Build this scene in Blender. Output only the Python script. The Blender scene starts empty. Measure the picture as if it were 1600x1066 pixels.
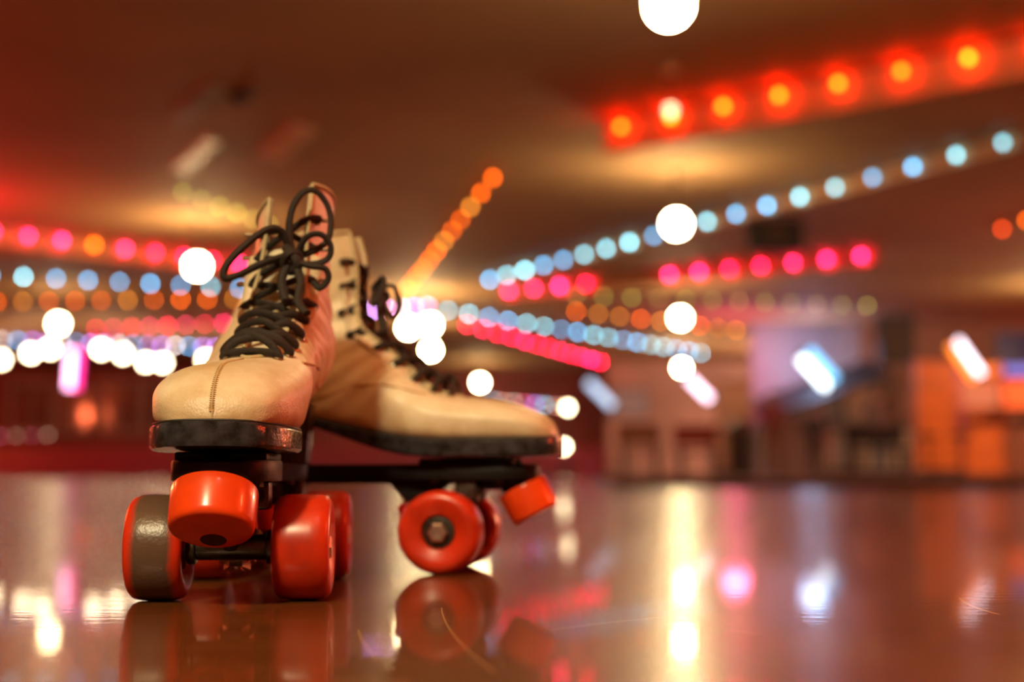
import bpy, bmesh, math, random
from mathutils import Vector, Matrix
random.seed(7)
PI = math.pi
sc = bpy.context.scene
C = sc.collection

# ------------------------------------------------------------------ camera
CAMH, PITCH, FPX = 0.069, math.radians(5.37), 50 / 36 * 1600
cam_d = bpy.data.cameras.new('camera')
cam_d.lens = 50; cam_d.sensor_width = 36; cam_d.clip_start = 0.01; cam_d.clip_end = 200
cam = bpy.data.objects.new('camera', cam_d); C.objects.link(cam)
cam.location = (0, 0, CAMH); cam.rotation_euler = (PI / 2 + PITCH, 0, 0)
cam_d.dof.use_dof = True
cam_d.dof.focus_distance = 0.735
cam_d.dof.aperture_fstop = 4.6
cam_d.dof.aperture_blades = 0
sc.camera = cam

# ------------------------------------------------------------------ view, world
sc.view_settings.view_transform = 'Standard'
sc.view_settings.look = 'None'
sc.view_settings.gamma = 1
sc.view_settings.exposure = 0.0
sc.view_settings.use_curve_mapping = False
try:
    sc.cycles.use_denoising = True
    sc.cycles.denoiser = 'OPENIMAGEDENOISE'
    sc.cycles.use_adaptive_sampling = False
    sc.cycles.max_bounces = 6
    sc.cycles.sample_clamp_indirect = 6
    sc.cycles.caustics_reflective = False
    sc.cycles.caustics_refractive = False
except Exception:
    pass
w = bpy.data.worlds.new('world'); sc.world = w; w.use_nodes = True
w.node_tree.nodes['Background'].inputs[0].default_value = (0.05, 0.02, 0.012, 1)
w.node_tree.nodes['Background'].inputs[1].default_value = 0.3

# ------------------------------------------------------------------ unseen lamps: hall lights, plus fill lamps added to brighten the room
def lamp(name, loc, col, power, rad):
    d = bpy.data.lights.new(name, 'POINT'); d.color = col; d.energy = power; d.shadow_soft_size = rad
    o = bpy.data.objects.new(name, d); C.objects.link(o); o.location = loc
    return o
lamp('warm_globe_behind_camera', (-0.72, -2.1, 2.65), (1.0, 0.82, 0.46), 520, 0.14)
lamp('pink_globe_overhead', (0.7, -0.6, 3.1), (1.0, 0.42, 0.28), 25, 0.14)
lamp('red_stage_lamp_right', (3.6, 1.3, 1.6), (1.0, 0.07, 0.02), 190, 0.2)
lamp('red_stage_lamp_left', (-8.5, 19.0, 3.4), (1.0, 0.015, 0.04), 420, 0.2)
for k, (x, y, p) in enumerate([(-9, 8, 220), (9, 9, 260), (-14, 19, 900), (14, 19, 900), (-20, 36, 1400), (20, 34, 1400)]):
    lamp('red_orange_fill_lamp', (x, y, 2.9), (1.0, 0.15, 0.05), p * 1.15, 0.2)  # unseen point lamps added as red fill for ceiling and floor
lamp('snack_bar_fill_lamp', (15.5, 21, 3.4), (1.0, 0.60, 0.36), 1900, 0.3)  # added fill lamp, brightens the orange pillar and the snack area
lamp('lobby_fill_lamp', (9.0, 42, 3.2), (1.0, 0.62, 0.48), 1000, 0.3)  # added fill lamp hidden behind the grey wall, brightens the lobby wall

# ------------------------------------------------------------------ pixel helpers (photograph frame, 1600 x 1066)
RC = Matrix.Rotation(PI / 2 + PITCH, 3, 'X')
def ray(px, py):
    return RC @ Vector(((px - 800) / FPX, (533 - py) / FPX, -1))
def on_z(px, py, z):
    d = ray(px, py); return Vector((0, 0, CAMH)) + d * ((z - CAMH) / d.z)
def on_y(px, py, y):
    d = ray(px, py); return Vector((0, 0, CAMH)) + d * (y / d.y)

# ------------------------------------------------------------------ materials
def mat(name, col, rough=0.5, metal=0.0, emit=None, es=0.0, coat=0.0, coat_r=0.05, noise=0.0, nscale=20, bump=0.0, bscale=60, col2=None, spec=0.5, sss=0.0):
    m = bpy.data.materials.new(name); m.use_nodes = True
    nt = m.node_tree; b = nt.nodes['Principled BSDF']
    b.inputs['Base Color'].default_value = (*col, 1)
    b.inputs['Roughness'].default_value = rough
    b.inputs['Metallic'].default_value = metal
    b.inputs['Coat Weight'].default_value = coat
    b.inputs['Coat Roughness'].default_value = coat_r
    b.inputs['Specular IOR Level'].default_value = spec
    if sss:
        b.inputs['Subsurface Weight'].default_value = sss
        b.inputs['Subsurface Radius'].default_value = (0.01, 0.003, 0.001)
        b.inputs['Subsurface Scale'].default_value = 0.5
    if emit:
        b.inputs['Emission Color'].default_value = (*emit, 1)
        b.inputs['Emission Strength'].default_value = es
    tc = nt.nodes.new('ShaderNodeTexCoord')
    if noise > 0:
        n = nt.nodes.new('ShaderNodeTexNoise'); n.inputs['Scale'].default_value = nscale; n.inputs['Detail'].default_value = 5
        r = nt.nodes.new('ShaderNodeValToRGB')
        r.color_ramp.elements[0].position = 0.35; r.color_ramp.elements[1].position = 0.7
        c2 = col2 if col2 else tuple(c * (1 - noise) for c in col)
        r.color_ramp.elements[0].color = (*col, 1); r.color_ramp.elements[1].color = (*c2, 1)
        nt.links.new(tc.outputs['Object'], n.inputs['Vector'])
        nt.links.new(n.outputs['Fac'], r.inputs['Fac']); nt.links.new(r.outputs['Color'], b.inputs['Base Color'])
    if bump > 0:
        n2 = nt.nodes.new('ShaderNodeTexNoise'); n2.inputs['Scale'].default_value = bscale; n2.inputs['Detail'].default_value = 6
        bp = nt.nodes.new('ShaderNodeBump'); bp.inputs['Strength'].default_value = bump; bp.inputs['Distance'].default_value = 0.001
        nt.links.new(tc.outputs['Object'], n2.inputs['Vector'])
        nt.links.new(n2.outputs['Fac'], bp.inputs['Height']); nt.links.new(bp.outputs['Normal'], b.inputs['Normal'])
    return m
def glow(name, col, s):
    return mat(name, tuple(min(1, c) for c in col), 0.4, emit=col, es=s)

M = {}
def leather_mat():
    m = mat('off_white_leather', (0.80, 0.70, 0.50), 0.42)
    nt = m.node_tree; b = nt.nodes['Principled BSDF']; L = nt.links.new; N = nt.nodes.new
    tc = N('ShaderNodeTexCoord')
    n = N('ShaderNodeTexNoise'); n.inputs['Scale'].default_value = 22; n.inputs['Detail'].default_value = 7; n.inputs['Roughness'].default_value = 0.65
    r = N('ShaderNodeValToRGB')
    r.color_ramp.elements[0].position = 0.38; r.color_ramp.elements[1].position = 0.72
    r.color_ramp.elements[0].color = (0.82, 0.73, 0.54, 1); r.color_ramp.elements[1].color = (0.60, 0.44, 0.22, 1)
    L(tc.outputs['Object'], n.inputs['Vector']); L(n.outputs['Fac'], r.inputs['Fac'])
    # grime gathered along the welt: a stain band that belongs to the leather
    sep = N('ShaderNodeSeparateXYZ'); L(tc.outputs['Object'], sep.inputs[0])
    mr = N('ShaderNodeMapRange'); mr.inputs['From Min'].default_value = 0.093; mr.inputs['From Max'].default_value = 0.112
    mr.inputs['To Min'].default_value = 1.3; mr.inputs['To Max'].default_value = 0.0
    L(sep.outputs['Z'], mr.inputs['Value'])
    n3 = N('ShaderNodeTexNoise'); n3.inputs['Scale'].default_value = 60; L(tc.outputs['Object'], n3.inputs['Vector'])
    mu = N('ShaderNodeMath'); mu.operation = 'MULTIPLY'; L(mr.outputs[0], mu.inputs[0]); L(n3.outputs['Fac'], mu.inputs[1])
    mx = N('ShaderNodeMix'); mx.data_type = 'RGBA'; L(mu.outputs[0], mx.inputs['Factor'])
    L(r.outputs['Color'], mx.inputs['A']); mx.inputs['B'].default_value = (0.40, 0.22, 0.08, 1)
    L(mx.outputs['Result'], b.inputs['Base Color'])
    v = N('ShaderNodeTexVoronoi'); v.inputs['Scale'].default_value = 900; L(tc.outputs['Object'], v.inputs['Vector'])
    n2 = N('ShaderNodeTexNoise'); n2.inputs['Scale'].default_value = 90; n2.inputs['Detail'].default_value = 8; L(tc.outputs['Object'], n2.inputs['Vector'])
    b1 = N('ShaderNodeBump'); b1.inputs['Strength'].default_value = 0.25; b1.inputs['Distance'].default_value = 0.0004; L(v.outputs['Distance'], b1.inputs['Height'])
    b2 = N('ShaderNodeBump'); b2.inputs['Strength'].default_value = 0.5; b2.inputs['Distance'].default_value = 0.0015
    L(n2.outputs['Fac'], b2.inputs['Height']); L(b1.outputs['Normal'], b2.inputs['Normal']); L(b2.outputs['Normal'], b.inputs['Normal'])
    return m
M['leather'] = leather_mat()
M['lining'] = mat('worn_brown_lining', (0.34, 0.17, 0.09), 0.8, bump=0.3)
M['binding'] = mat('cream_binding', (0.62, 0.52, 0.30), 0.6, noise=0.3, nscale=80)
M['lace'] = mat('dark_brown_lace', (0.020, 0.013, 0.009), 0.75, bump=0.6, bscale=900)
M['sole'] = mat('scuffed_black_sole', (0.012, 0.012, 0.013), 0.22, noise=0.5, nscale=120, col2=(0.05, 0.05, 0.06), bump=0.8, bscale=130)
M['plate'] = mat('black_plate', (0.008, 0.006, 0.006), 0.5, spec=0.25, bump=0.2, bscale=200)
M['steel'] = mat('dull_steel', (0.75, 0.70, 0.62), 0.3, 1.0, bump=0.2, bscale=300)
M['dark_steel'] = mat('dark_steel', (0.10, 0.085, 0.07), 0.35, 0.9, bump=0.3, bscale=200)
M['eyelet'] = mat('eyelet_metal', (0.30, 0.27, 0.20), 0.3, 1.0)
M['wheel'] = mat('red_orange_urethane', (0.66, 0.035, 0.007), 0.3, noise=0.35, nscale=55, sss=0.08)
M['stop'] = mat('orange_rubber', (0.90, 0.07, 0.008), 0.25, noise=0.2, nscale=50, sss=0.1, coat=0.3)
M['cushion'] = mat('red_cushion', (0.6, 0.03, 0.015), 0.35)
M['hole'] = mat('hole_shade', (0.05, 0.008, 0.004), 0.8)
M['thread'] = mat('tan_thread', (0.56, 0.36, 0.16), 0.7)
def worn_wheel():
    m = mat('worn_urethane', (0.66, 0.035, 0.007), 0.32)
    nt = m.node_tree; b = nt.nodes['Principled BSDF']; L = nt.links.new; N = nt.nodes.new
    tc = N('ShaderNodeTexCoord'); sep = N('ShaderNodeSeparateXYZ'); L(tc.outputs['Object'], sep.inputs[0])
    ab = N('ShaderNodeMath'); ab.operation = 'ABSOLUTE'; L(sep.outputs['Y'], ab.inputs[0])
    n = N('ShaderNodeTexNoise'); n.inputs['Scale'].default_value = 70; n.inputs['Detail'].default_value = 6; L(tc.outputs['Object'], n.inputs['Vector'])
    ms = N('ShaderNodeMath'); ms.operation = 'MULTIPLY_ADD'; ms.inputs[1].default_value = 0.004; L(n.outputs['Fac'], ms.inputs[0]); L(ab.outputs[0], ms.inputs[2])
    mr = N('ShaderNodeMapRange'); mr.inputs['From Min'].default_value = 0.0105; mr.inputs['From Max'].default_value = 0.0145
    mr.inputs['To Min'].default_value = 0.93; mr.inputs['To Max'].default_value = 0; L(ms.outputs[0], mr.inputs['Value'])
    mx = N('ShaderNodeMix'); mx.data_type = 'RGBA'; L(mr.outputs[0], mx.inputs['Factor'])
    mx.inputs['A'].default_value = (0.66, 0.035, 0.007, 1); mx.inputs['B'].default_value = (0.075, 0.066, 0.045, 1)
    L(mx.outputs['Result'], b.inputs['Base Color'])
    bp = N('ShaderNodeBump'); bp.inputs['Strength'].default_value = 0.3; bp.inputs['Distance'].default_value = 0.0006
    n2 = N('ShaderNodeTexNoise'); n2.inputs['Scale'].default_value = 500; L(tc.outputs['Object'], n2.inputs['Vector'])
    L(n2.outputs['Fac'], bp.inputs['Height']); L(bp.outputs['Normal'], b.inputs['Normal'])
    return m
M['worn_wheel'] = worn_wheel()

def floor_mat():
    m = mat('varnished_maple', (0.30, 0.115, 0.035), 0.22)
    nt = m.node_tree; b = nt.nodes['Principled BSDF']; L = nt.links.new; N = nt.nodes.new
    tc = N('ShaderNodeTexCoord')
    mp = N('ShaderNodeMapping'); mp.inputs['Scale'].default_value = (1.2, 16, 1); L(tc.outputs['Object'], mp.inputs['Vector'])
    n = N('ShaderNodeTexNoise'); n.inputs['Scale'].default_value = 5; n.inputs['Detail'].default_value = 8; L(mp.outputs[0], n.inputs['Vector'])
    r = N('ShaderNodeValToRGB'); r.color_ramp.elements[0].position = 0.3; r.color_ramp.elements[1].position = 0.75
    r.color_ramp.elements[0].color = (0.095, 0.030, 0.007, 1); r.color_ramp.elements[1].color = (0.15, 0.055, 0.014, 1)
    L(n.outputs['Fac'], r.inputs['Fac'])
    # arc-shaped wheel scratches
    sep = N('ShaderNodeSeparateXYZ'); L(tc.outputs['Object'], sep.inputs[0])
    def math_(op, a, bb=None, c=None):
        k = N('ShaderNodeMath'); k.operation = op
        for i, v in enumerate((a, bb, c)):
            if v is None: continue
            if isinstance(v, (int, float)): k.inputs[i].default_value = v
            else: L(v, k.inputs[i])
        return k.outputs[0]
    total = None
    for (p0, p1, bend, wd) in [((690, 950), (772, 1050), 0.07, 0.00035), ((1140, 985), (1190, 991), 0.05, 0.0005), ((860, 985), (1030, 965), -0.12, 0.0004),
                               ((560, 985), (590, 1030), 0.05, 0.0003), ((1500, 935), (1560, 960), 0.15, 0.001)]:
        a = on_z(*p0, 0); c = on_z(*p1, 0); mid = (a + c) / 2; ch = (c - a); l = ch.length
        nrm = Vector((-ch.y, ch.x, 0)).normalized(); rad = l / 2 / max(0.05, abs(bend))
        cen = mid + nrm * math.copysign(math.sqrt(max(0, rad * rad - l * l / 4)), bend)
        dx = math_('SUBTRACT', sep.outputs['X'], cen.x); dy = math_('SUBTRACT', sep.outputs['Y'], cen.y)
        dist = math_('SQRT', math_('ADD', math_('MULTIPLY', dx, dx), math_('MULTIPLY', dy, dy)))
        on = math_('LESS_THAN', math_('ABSOLUTE', math_('SUBTRACT', dist, rad)), wd)
        ex = math_('SUBTRACT', sep.outputs['X'], mid.x); ey = math_('SUBTRACT', sep.outputs['Y'], mid.y)
        near = math_('LESS_THAN', math_('SQRT', math_('ADD', math_('MULTIPLY', ex, ex), math_('MULTIPLY', ey, ey))), l / 2)
        k = math_('MULTIPLY', on, near)
        total = k if total is None else math_('MAXIMUM', total, k)
    mx = N('ShaderNodeMix'); mx.data_type = 'RGBA'; L(math_('MULTIPLY', total, 0.7), mx.inputs['Factor'])
    L(r.outputs['Color'], mx.inputs['A']); mx.inputs['B'].default_value = (0.62, 0.36, 0.16, 1)
    L(mx.outputs['Result'], b.inputs['Base Color'])
    # fine brushed wear running across
    mp2 = N('ShaderNodeMapping'); mp2.inputs['Scale'].default_value = (10, 110, 1); L(tc.outputs['Object'], mp2.inputs['Vector'])
    n2 = N('ShaderNodeTexNoise'); n2.inputs['Scale'].default_value = 1; n2.inputs['Detail'].default_value = 4; L(mp2.outputs[0], n2.inputs['Vector'])
    n3 = N('ShaderNodeTexNoise'); n3.inputs['Scale'].default_value = 3.0; n3.inputs['Detail'].default_value = 2; L(tc.outputs['Object'], n3.inputs['Vector'])
    bp = N('ShaderNodeBump'); bp.inputs['Strength'].default_value = 0.16; bp.inputs['Distance'].default_value = 0.0003
    L(n2.outputs['Fac'], bp.inputs['Height']); L(bp.outputs['Normal'], b.inputs['Normal']); L(bp.outputs['Normal'], b.inputs['Coat Normal'])
    b.inputs['Coat Weight'].default_value = 0.32
    b.inputs['Coat IOR'].default_value = 1.42
    b.inputs['IOR'].default_value = 1.38
    b.inputs['Specular IOR Level'].default_value = 0.24
    b.inputs['Coat Roughness'].default_value = 0.022
    b.inputs['Roughness'].default_value = 0.27
    return m
M['floor'] = floor_mat()
M['ceiling'] = mat('tan_ceiling', (0.56, 0.32, 0.15), 0.75, noise=0.25, nscale=0.35, spec=0.3)
M['maroon'] = mat('maroon_wall', (0.28, 0.05, 0.04), 0.6, noise=0.4, nscale=0.6)
M['peach'] = mat('peach_wall', (0.50, 0.28, 0.20), 0.7, noise=0.35, nscale=0.8)
M['grey_wall'] = mat('pale_grey_wall', (0.34, 0.31, 0.33), 0.7, noise=0.3, nscale=0.6)
M['red_board'] = mat('red_barrier_paint', (0.22, 0.006, 0.03), 0.4, noise=0.2, nscale=1)
M['carpet'] = mat('dark_carpet', (0.055, 0.025, 0.018), 0.95, noise=0.8, nscale=3, col2=(0.13, 0.05, 0.03))
M['black'] = mat('matt_black', (0.012, 0.011, 0.012), 0.6)
M['wood'] = mat('brown_wood', (0.22, 0.085, 0.035), 0.5, noise=0.4, nscale=8)
M['orange'] = mat('orange_paint', (0.75, 0.22, 0.02), 0.5, noise=0.3, nscale=2)
M['beige'] = mat('beige_board', (0.42, 0.31, 0.24), 0.6, noise=0.3, nscale=2)
M['strip'] = mat('cream_metal', (0.75, 0.50, 0.32), 0.45)
M['cord'] = mat('dark_cord', (0.05, 0.03, 0.02), 0.7)
M['blue_glass'] = mat('blue_panel', (0.03, 0.05, 0.22), 0.2)
M['jacket'] = mat('dark_red_cloth', (0.20, 0.035, 0.02), 0.85)
M['trousers'] = mat('black_cloth', (0.015, 0.014, 0.018), 0.9)
M['skin'] = mat('skin', (0.45, 0.23, 0.15), 0.55)
M['grey_cloth'] = mat('grey_cloth', (0.16, 0.12, 0.11), 0.9)
M['pane'] = mat('window_glass', (0.12, 0.04, 0.035), 0.08, spec=0.8)
M['globe'] = glow('globe_glass', (1.0, 0.75, 0.37), 150)

# ------------------------------------------------------------------ mesh helpers
def link(name, bm, m, parent=None, smooth=True):
    bmesh.ops.recalc_face_normals(bm, faces=bm.faces)
    me = bpy.data.meshes.new(name); bm.to_mesh(me); bm.free()
    for p in me.polygons: p.use_smooth = smooth
    if smooth:
        try: me.set_sharp_from_angle(angle=math.radians(38))
        except Exception: pass
    o = bpy.data.objects.new(name, me); C.objects.link(o)
    for x in (m if isinstance(m, (list, tuple)) else [m]): me.materials.append(x)
    if parent: o.parent = parent
    return o
def tag(o, label, cat, group=None, kind=None):
    o['label'] = label; o['category'] = cat
    if group: o['group'] = group
    if kind: o['kind'] = kind
    return o
def empty(name, loc, rz=0):
    o = bpy.data.objects.new(name, None); C.objects.link(o); o.location = loc; o.rotation_euler = (0, 0, rz); o.empty_display_size = 0.05
    return o
def structure(name, bm, m):
    o = link(name, bm, m, smooth=False); o['kind'] = 'structure'; return o
def box(bm, x0, x1, y0, y1, z0, z1, bev=0.0, mtx=None):
    r = bmesh.ops.create_cube(bm, size=1)
    vs = r['verts']
    for v in vs:
        v.co = Vector(((x0 + x1) / 2 + v.co.x * (x1 - x0), (y0 + y1) / 2 + v.co.y * (y1 - y0), (z0 + z1) / 2 + v.co.z * (z1 - z0)))
    if bev > 0:
        es = list({e for v in vs for e in v.link_edges})
        rr = bmesh.ops.bevel(bm, geom=es, offset=bev, segments=3, affect='EDGES', profile=0.5)
        vs = list({v for v in rr['verts']} | {v for v in vs if v.is_valid})
        # collect the whole island
        seen = set(); st = list(vs)
        while st:
            v = st.pop()
            if v in seen or not v.is_valid: continue
            seen.add(v)
            for e in v.link_edges: st.append(e.other_vert(v))
        vs = list(seen)
    if mtx is not None:
        for v in vs: v.co = mtx @ v.co
    return vs
def frame_for(d):
    d = d.normalized(); a = Vector((0, 0, 1)) if abs(d.z) < 0.9 else Vector((1, 0, 0))
    u = d.cross(a).normalized(); return u, d.cross(u).normalized()
def lathe(bm, prof, origin=(0, 0, 0), axis=(0, 0, 1), seg=32):
    """prof: list of (distance along the axis, radius); closes on zero radii"""
    o = Vector(origin); d = Vector(axis).normalized(); u, v = frame_for(d)
    rings = []
    for (h, r) in prof:
        if r < 1e-6: rings.append([bm.verts.new(o + d * h)])
        else: rings.append([bm.verts.new(o + d * h + (u * math.cos(2 * PI * i / seg) + v * math.sin(2 * PI * i / seg)) * r) for i in range(seg)])
    for a, b in zip(rings[:-1], rings[1:]):
        for i in range(seg):
            j = (i + 1) % seg
            if len(a) == 1 and len(b) == 1: continue
            if len(a) == 1: bm.faces.new((a[0], b[i], b[j]))
            elif len(b) == 1: bm.faces.new((a[i], b[0], a[j]))
            else: bm.faces.new((a[i], b[i], b[j], a[j]))
    return [v for r in rings for v in r]
def cyl(bm, p0, p1, r, seg=24, r1=None, bev=0.0):
    p0 = Vector(p0); p1 = Vector(p1); L = (p1 - p0).length; r1 = r if r1 is None else r1
    if bev > 0: prof = [(0, 0), (0, r - bev), (bev * .3, r - bev * .3), (bev, r), (L - bev, r1), (L - bev * .3, r1 - bev * .3), (L, r1 - bev), (L, 0)]
    else: prof = [(0, 0), (0, r), (L, r1), (L, 0)]
    return lathe(bm, prof, p0, p1 - p0, seg)
def catmull(pts, n):
    pts = [Vector(p) for p in pts]; out = []
    for i in range(len(pts) - 1):
        p0 = pts[max(0, i - 1)]; p1 = pts[i]; p2 = pts[i + 1]; p3 = pts[min(len(pts) - 1, i + 2)]
        for k in range(n):
            t = k / n
            out.append(0.5 * ((2 * p1) + (-p0 + p2) * t + (2 * p0 - 5 * p1 + 4 * p2 - p3) * t * t + (-p0 + 3 * p1 - 3 * p2 + p3) * t ** 3))
    out.append(pts[-1]); return out
def tube(bm, pts, r, seg=10, flat=1.0, taper=None):
    n = len(pts); prev = None; rings = []
    for i, p in enumerate(pts):
        d = (pts[min(n - 1, i + 1)] - pts[max(0, i - 1)])
        if d.length < 1e-9: d = Vector((0, 0, 1))
        d.normalize()
        if prev is None: u, _ = frame_for(d)
        else:
            u = prev - d * prev.dot(d)
            u = u.normalized() if u.length > 1e-6 else frame_for(d)[0]
        prev = u; v = d.cross(u)
        rr = r * (taper(i / (n - 1)) if taper else 1)
        rings.append([bm.verts.new(p + u * math.cos(2 * PI * k / seg) * rr + v * math.sin(2 * PI * k / seg) * rr * flat) for k in range(seg)])
    for a, b in zip(rings[:-1], rings[1:]):
        for k in range(seg):
            j = (k + 1) % seg; bm.faces.new((a[k], b[k], b[j], a[j]))
    bm.faces.new(rings[0]); bm.faces.new(list(reversed(rings[-1])))
def sphere(bm, c, r, u=16, v=12, sc3=(1, 1, 1)):
    res = bmesh.ops.create_uvsphere(bm, u_segments=u, v_segments=v, radius=r)
    for x in res['verts']: x.co = Vector(c) + Vector((x.co.x * sc3[0], x.co.y * sc3[1], x.co.z * sc3[2]))
def prism(bm, outline, z0, z1, inset=0.0):
    """outline: list of (x, y) ; chamfered top and bottom rims"""
    cx = sum(p[0] for p in outline) / len(outline); cy = sum(p[1] for p in outline) / len(outline)
    def lay(z, k):
        out = []
        for (x, y) in outline:
            d = Vector((x - cx, y - cy)); l = d.length
            f = (l - k) / l if l > 0 else 1
            out.append(bm.verts.new((cx + d.x * f, cy + d.y * f, z)))
        return out
    L = [lay(z0, inset), lay(z0 + inset, 0), lay(z1 - inset, 0), lay(z1, inset)] if inset else [lay(z0, 0), lay(z1, 0)]
    for a, b in zip(L[:-1], L[1:]):
        for i in range(len(a)):
            j = (i + 1) % len(a); bm.faces.new((a[i], a[j], b[j], b[i]))
    bm.faces.new(L[0]); bm.faces.new(list(reversed(L[-1])))

# ================================================================== THE HALL
CEIL = 3.9
FAR = 52.0
XL, XR, YB = -24.0, 24.0, -7.0
STEP_Y, STEP_X = 7.6, 0.55      # the raised carpet starts here
def slab(name, x0, x1, y0, y1, z0, z1, m):
    bm = bmesh.new(); box(bm, x0, x1, y0, y1, z0, z1); return structure(name, bm, m)
slab('floor', XL, XR, YB, FAR, -0.1, 0, M['floor'])
slab('ceiling', XL, XR, YB, FAR, CEIL, CEIL + 0.1, M['ceiling'])
slab('wall_back', XL, XR, FAR, FAR + 0.2, 0, CEIL, M['maroon'])
slab('wall_left', XL - 0.2, XL, YB, FAR, 0, CEIL, M['maroon'])
slab('wall_right', XR, XR + 0.2, YB, FAR, 0, CEIL, M['peach'])
slab('wall_front', XL, XR, YB - 0.2, YB, 0, CEIL, M['maroon'])

# raised carpeted walkway on the right with its riser, angled like the rink's rounded corner
bm = bmesh.new()
a0 = on_z(948, 760, 0)
x_far = on_y(948, 742, 44).x
prism(bm, [(a0.x + 0.02, 8.0), (XR, 7.0), (XR, 47.5), (x_far, 47.5)], 0.0, 0.045)
structure('floor_carpet', bm, M['carpet'])

# pale wall block on the right with openings, closing the snack area
wb = 36.0
bx0 = on_y(1178, 742, wb).x
slab('wall_snack_bar', bx0, on_y(1350, 742, wb).x, wb, wb + 0.2, 0.045, CEIL, M['grey_wall'])
slab('wall_arcade', on_y(1350, 742, wb).x, XR, wb, wb + 0.2, 0.045, CEIL, M['wood'])
# peach wall behind it, further away
slab('wall_lobby', on_y(950, 742, 48).x, bx0 + 4, 48, 48.2, 0, CEIL, M['peach'])

# windows of the party room in the far wall, left
for k, (xa, xb, ya, yb_) in enumerate([(20, 80, 600, 672), (95, 140, 610, 672), (160, 215, 600, 672), (1, 12, 600, 672), (228, 270, 600, 672)]):
    if k == 3: continue
    p = on_y(xa, yb_, FAR); q = on_y(xb, ya, FAR)
    fr = bmesh.new()
    for (x0, x1, z0, z1) in [(p.x - .12, q.x + .12, p.z - .12, p.z), (p.x - .12, q.x + .12, q.z, q.z + .12), (p.x - .12, p.x, p.z, q.z), (q.x, q.x + .12, p.z, q.z), ((p.x + q.x) / 2 - .04, (p.x + q.x) / 2 + .04, p.z, q.z)]:
        box(fr, x0, x1, FAR - 0.08, FAR, z0, z1)
    f = structure('window_%d' % (k + 1), fr, M['beige'])
    pn = bmesh.new(); box(pn, p.x, q.x, FAR - 0.03, FAR - 0.005, p.z, q.z); link('pane', pn, M['pane'], f, smooth=False)
bm = bmesh.new(); box(bm, XL, on_y(948, 742, 48).x, FAR - 0.06, FAR, 0, 0.18); structure('baseboard_back', bm, M['black'])

# red rink barrier
bar = empty('rink_barrier', (0, 44.5, 0))
tag(bar, 'low red barrier wall along the far edge of the rink floor, left of the carpet', 'barrier')
x0b, x1b = -17.5, on_y(944, 742, 44.5).x
bm = bmesh.new()
n = 12
for i in range(n):
    xa = x0b + (x1b - x0b) * i / n; xb = x0b + (x1b - x0b) * (i + 1) / n
    box(bm, xa + 0.01, xb - 0.01, -0.05, 0.05, 0.0, 0.8, 0.01)
link('board', bm, M['red_board'], bar, smooth=False)
bm = bmesh.new(); box(bm, x0b, x1b, -0.09, 0.09, 0.8, 0.87, 0.015); link('top_rail', bm, mat('rail_red', (0.35, 0.02, 0.03), 0.35), bar, smooth=False)

# ------------------------------------------------------------------ strings of bulbs under the ceiling
SZ = 3.79
bulb_mats = {}
def bulb_mat(col, s):
    k = (tuple(round(c, 3) for c in col), round(s, 1))
    if k not in bulb_mats: bulb_mats[k] = glow('bulb_glass', col, s)
    return bulb_mats[k]
BLUE = (0.11, 0.48, 0.84); CYAN = (0.26, 0.76, 0.90); PINK = (4.0, 0.02, 0.16); MAG = (3.4, 0.04, 0.28); ORG = (1.6, 0.20, 0.004)
AMB = (1.1, 0.34, 0.03); YEL = (20, 0.46, 0.015); RYL = (20, 0.33, 0.01); GRN = (0.42, 0.40, 0.07); VIO = (0.65, 0.3, 0.95); WHT = (1, 0.85, 0.8)
bulb_meshes = {}
def bulb_mesh(r):
    k = round(r, 4)
    if k not in bulb_meshes:
        bm = bmesh.new()
        lathe(bm, [(-r * 1.1, 0), (-r * 1.0, r * .35), (-r * .7, r * .75), (-r * .2, r), (r * .3, r * .93), (r * .8, r * .6), (r * 1.1, r * .42), (r * 1.1, 0)], seg=12)
        me = bpy.data.meshes.new('bulb'); bm.to_mesh(me); bm.free()
        for p in me.polygons: p.use_smooth = True
        bulb_meshes[k] = me
    return bulb_meshes[k]
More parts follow.
